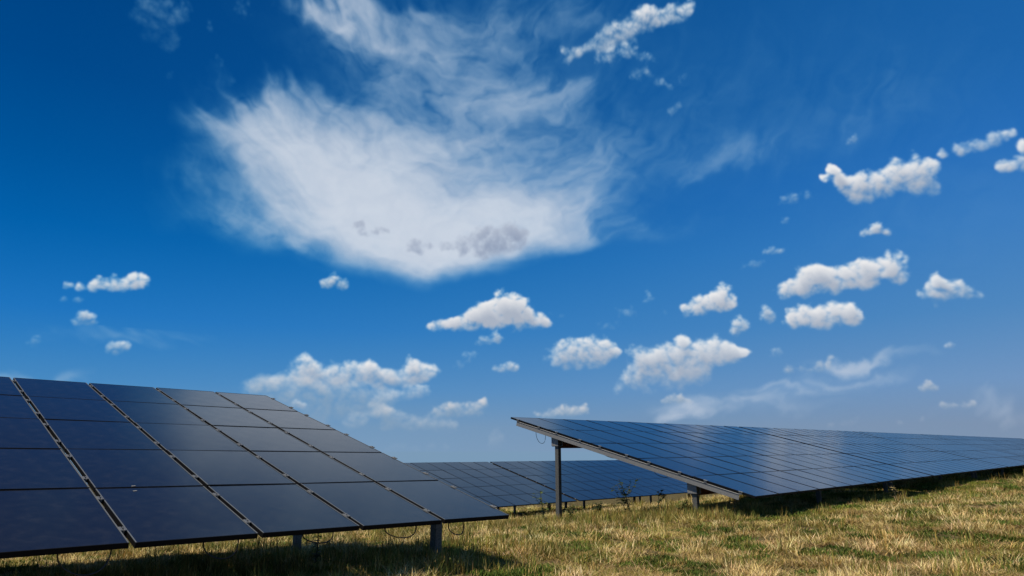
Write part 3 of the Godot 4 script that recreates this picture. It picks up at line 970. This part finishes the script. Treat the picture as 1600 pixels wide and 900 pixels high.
func make_tables() -> void:
	var glass := matte("panel_glass", srgb(0.008, 0.013, 0.024), 0.17, 0.0, 0.40)
	glass.roughness_texture = noise_texture(51, 0.012, [[0.0, Color(0.80, 0.80, 0.80)], [1.0, Color(1, 1, 1)]], 4, 512)
	glass.albedo_color = Color.WHITE
	glass.albedo_texture = noise_texture(52, 0.02, [[0.0, srgb(0.009, 0.0105, 0.017)], [0.6, srgb(0.0125, 0.014, 0.020)], [1.0, srgb(0.019, 0.020, 0.025)]], 5, 512)
	glass.uv1_triplanar = true
	glass.uv1_scale = Vector3(0.6, 0.6, 0.6)
	matte("side_trim", srgb(0.10, 0.11, 0.12), 0.55)
	matte("black_trim", srgb(0.006, 0.006, 0.007), 0.6, 0.0, 0.2)
	matte("clamp_metal", srgb(0.15, 0.155, 0.16), 0.5, 0.5)
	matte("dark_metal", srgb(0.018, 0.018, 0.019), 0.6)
	var galv := matte("galvanised", Color.WHITE, 0.62, 0.55)
	galv.albedo_texture = noise_texture(61, 0.03, [[0.0, srgb(0.15, 0.155, 0.165)], [0.5, srgb(0.235, 0.24, 0.25)], [1.0, srgb(0.32, 0.325, 0.33)]], 5, 512)
	galv.uv1_triplanar = true
	galv.uv1_scale = Vector3(2.5, 2.5, 2.5)
	var steel := matte("post_steel", Color.WHITE, 0.6, 0.2)
	steel.albedo_texture = noise_texture(62, 0.03, [[0.0, srgb(0.045, 0.047, 0.047)], [0.5, srgb(0.09, 0.092, 0.09)], [1.0, srgb(0.15, 0.15, 0.145)]], 5, 512)
	steel.uv1_triplanar = true
	steel.uv1_scale = Vector3(2.0, 2.0, 2.0)
	var beam := matte("brown_beam", Color.WHITE, 0.8)
	beam.albedo_texture = noise_texture(63, 0.02, [[0.0, srgb(0.10, 0.035, 0.018)], [0.5, srgb(0.17, 0.065, 0.035)], [1.0, srgb(0.24, 0.11, 0.06)]], 5, 512)
	beam.uv1_triplanar = true
	beam.uv1_scale = Vector3(0.6, 3.0, 3.0)
	matte("dropping", srgb(0.25, 0.25, 0.24), 0.8)
	matte("cable", srgb(0.015, 0.015, 0.016), 0.5)

	var all := range(0, 14)
	var group := "solar tables of the solar farm"
	var near := plane3(Vector3(-0.0094, -0.6598, 7.552), 45.30, -0.62, 14.78)
	solar_table(near, -9.0 * 0.925, 9, 0.925, 0.042, "nearest solar table, large dark blue panels filling the lower left", group, [2.1, 8.225], all,
		[[4.2, 0.06, 4.52, 0.06, 0.15], [5.14, 0.06, 5.41, 0.06, 0.13], [5.95, 0.06, 6.24, 0.06, 0.08], [6.77, 0.06, 7.13, 0.06, 0.10], [7.53, 0.06, 7.72, 0.06, 0.12]], false, 1.0, true, [1.25, 4.7])
	var right := plane3(Vector3(4.3484, -0.7803, 12.504), 44.58, 0.36, 14.67)
	var along := ["first solar table of the right-hand row, its bare end with two posts nearest",
		"second solar table of the right-hand row, just past the first dark seam",
		"third solar table of the right-hand row, beyond the second seam",
		"fourth solar table of the right-hand row, near the right edge of the picture",
		"fifth solar table of the right-hand row, a thin slanting strip far off",
		"farthest solar table of the right-hand row, seen almost edge on"]
	for k in 6:
		solar_table(right, k * 12.06, 12, 0.99, 0.02, along[k], group, [0.18, 6.3, 11.7], [0] if k == 0 else [],
			[[0.10, 5.55, 0.22, 5.35, 0.36], [0.05, 3.55, 0.4, 3.2, 0.16], [0.12, 2.25, 0.5, 2.05, 0.22]] if k == 0 else [], k == 0)
	var mid := plane3(Vector3(3.0763, -2.1753, 32.085), 45.72, -0.03, 15.15)
	var back := ["solar table of the far row left of its slanting seam, behind the nearest table",
		"solar table of the far row right of its slanting seam, behind the lone tall post",
		"solar table of the far row glimpsed under the right-hand row"]
	for k in 3:
		solar_table(mid, 0.05 + (k - 1) * 12.06, 12, 0.99, 0.02, back[k], group, [0.5, 6.0, 11.4], [0] if k == 1 else [], [])

# ---------------------------------------------------------------- weeds: stem and leaves
func weed(called: String, label: String, x: float, ahead: float, tall: float, branches: int, leafy: float, lean: float, leaf_color: Color, seed_value: int, group: String) -> void:
	var rng := RandomNumberGenerator.new()
	rng.seed = seed_value
	var o := thing(called, label, "weed", Transform3D(Basis.IDENTITY, ground_point(x, ahead)), group)
	var st := begin()
	var lf := begin()
	var runs := []
	var main := []
	for k in 6:
		var q := k / 5.0
		main.append(Vector3(lean * q * q * tall + rng.randf_range(-0.01, 0.01), q * tall - 0.03, rng.randf_range(-0.02, 0.02)))
	runs.append([main, 0.012])
	for k in branches:
		var q := rng.randf_range(0.3, 0.85)
		var from: Vector3 = main[int(q * 5.0)]
		var a := rng.randf() * TAU
		var long := tall * rng.randf_range(0.25, 0.5)
		var pts := []
		for j in 4:
			var w := j / 3.0
			pts.append(from + Vector3(cos(a) * w * long * 0.75, w * w * long * 0.65 + w * long * 0.2, sin(a) * w * long * 0.75))
		runs.append([pts, 0.007])
	for run: Array in runs:
		var radii := []
		for k in run[0].size():
			radii.append(run[1] * (1.0 - 0.7 * k / (run[0].size() - 1)))
		tube(st, run[0], radii, 5)
		for k in int(leafy * (10.0 if run[1] > 0.01 else 6.0)):
			var q: float = rng.randf() * (run[0].size() - 1)
			var i: int = mini(int(q), run[0].size() - 2)
			var at: Vector3 = run[0][i].lerp(run[0][i + 1], q - i)
			var a := rng.randf() * TAU
			var d := Vector3(cos(a), rng.randf_range(-0.2, 0.7), sin(a)).normalized()
			var long := rng.randf_range(0.05, 0.14) * (0.6 + tall * 0.5)
			var side := d.cross(Vector3.UP).normalized() * long * 0.32
			var mid := at + d * long * 0.45
			var tip := at + d * long + Vector3.DOWN * long * 0.2
			for v: Vector3 in [at, mid - side, mid + side, mid - side, tip, mid + side]:
				lf.add_vertex(v)
	lf.generate_normals()
	var m: StandardMaterial3D
	var key := "weed_leaf_%s" % leaf_color.to_html(false)
	if materials.has(key):
		m = materials[key]
	else:
		m = matte(key, leaf_color, 0.7, 0.0, 0.3)
		m.cull_mode = BaseMaterial3D.CULL_DISABLED
		m.backlight_enabled = true
		m.backlight = Color(0.2, 0.25, 0.1)
	if not materials.has("weed_stem"):
		matte("weed_stem", srgb(0.10, 0.09, 0.045), 0.8)
	part("stem", finish(st, materials.weed_stem), o)
	part("leaves", finish(lf, m), o)

func make_weeds() -> void:
	var dark := srgb(0.028, 0.042, 0.014)
	var mid := srgb(0.07, 0.095, 0.025)
	var dry := srgb(0.28, 0.21, 0.09)
	weed("thistle", "dark branching thistle standing between the two posts of the right-hand row", 2.45, 14.6, 0.88, 8, 3.2, -0.25, dark, 1, "weeds")
	weed("weed", "leafy weed at the left foot of the lone tall post", 0.72, 15.6, 0.80, 3, 2.4, -0.12, mid, 2, "weeds")
	weed("weed", "dark leafy weed under the lower edge of the nearest table", -2.25, 8.2, 0.52, 1, 3.2, 0.02, dark, 3, "weeds")
	weed("weed", "low bushy weed at the right foot of the lone tall post", 1.25, 15.4, 0.45, 6, 2.4, 0.2, mid, 4, "weeds")
	weed("weed", "tall dark nettle just right of the thistle by the right-hand row", 2.95, 14.25, 0.55, 5, 3.0, 0.08, dark, 8, "weeds")
	weed("weed", "short dark nettle midway between the lone tall post and the thistle", 1.85, 15.1, 0.40, 6, 3.0, -0.1, dark, 9, "weeds")
	weed("weed", "low leafy weed at the foot of the front post of the right-hand row", 3.25, 13.45, 0.30, 7, 3.0, 0.1, mid, 10, "weeds")
	weed("dry_stalk", "brown dry stalk under the low end of the right-hand row", 4.1, 13.0, 0.42, 4, 1.6, 0.1, dry, 5, "weeds")
	weed("dry_stalk", "pale dry stalk in front of the shadow under the right-hand row", 9.3, 17.0, 0.40, 3, 1.2, 0.0, dry, 6, "weeds")

func _ready() -> void:
	# ------------------------------------------------ camera, sky, sun, exposure
	var cam := Camera3D.new()
	cam.name = "camera"
	add_child(cam)
	cam.position = Vector3(0, EYE, 0)
	cam.rotation_degrees = Vector3(13.73, 0, 0)
	cam.fov = 46.53
	cam.near = 0.05
	cam.far = 9000.0
	cam.current = true
	var env := Environment.new()
	var pano := PanoramaSkyMaterial.new()
	pano.panorama = ImageTexture.create_from_image(make_sky())
	var sky := Sky.new()
	sky.sky_material = pano
	env.sky = sky
	env.background_mode = Environment.BG_SKY
	env.background_energy_multiplier = 1.0
	env.ambient_light_source = Environment.AMBIENT_SOURCE_SKY
	env.tonemap_mode = Environment.TONE_MAPPER_LINEAR
	env.tonemap_exposure = 1.0
	env.sdfgi_enabled = true
	env.ssao_enabled = true
	env.ssil_enabled = true
	var we := WorldEnvironment.new()
	we.name = "environment"
	we.environment = env
	add_child(we)
	var sun := DirectionalLight3D.new()
	sun.name = "sun"
	add_child(sun)
	sun.look_at_from_position(Vector3.ZERO, Vector3(0.46, -1.0, -0.315))
	sun.light_energy = 1.55
	sun.light_color = Color(1.0, 0.95, 0.86)
	sun.light_angular_distance = 0.5
	sun.shadow_enabled = true
	print("sky done ", Time.get_ticks_msec())
	# ------------------------------------------------ setting
	level_ground()
	raster_ground()
	make_ground()
	print("ground done ", Time.get_ticks_msec())
	# ------------------------------------------------ things
	make_tables()
	print("tables done ", Time.get_ticks_msec())
	make_weeds()
	make_grass()
	print("grass done ", Time.get_ticks_msec())
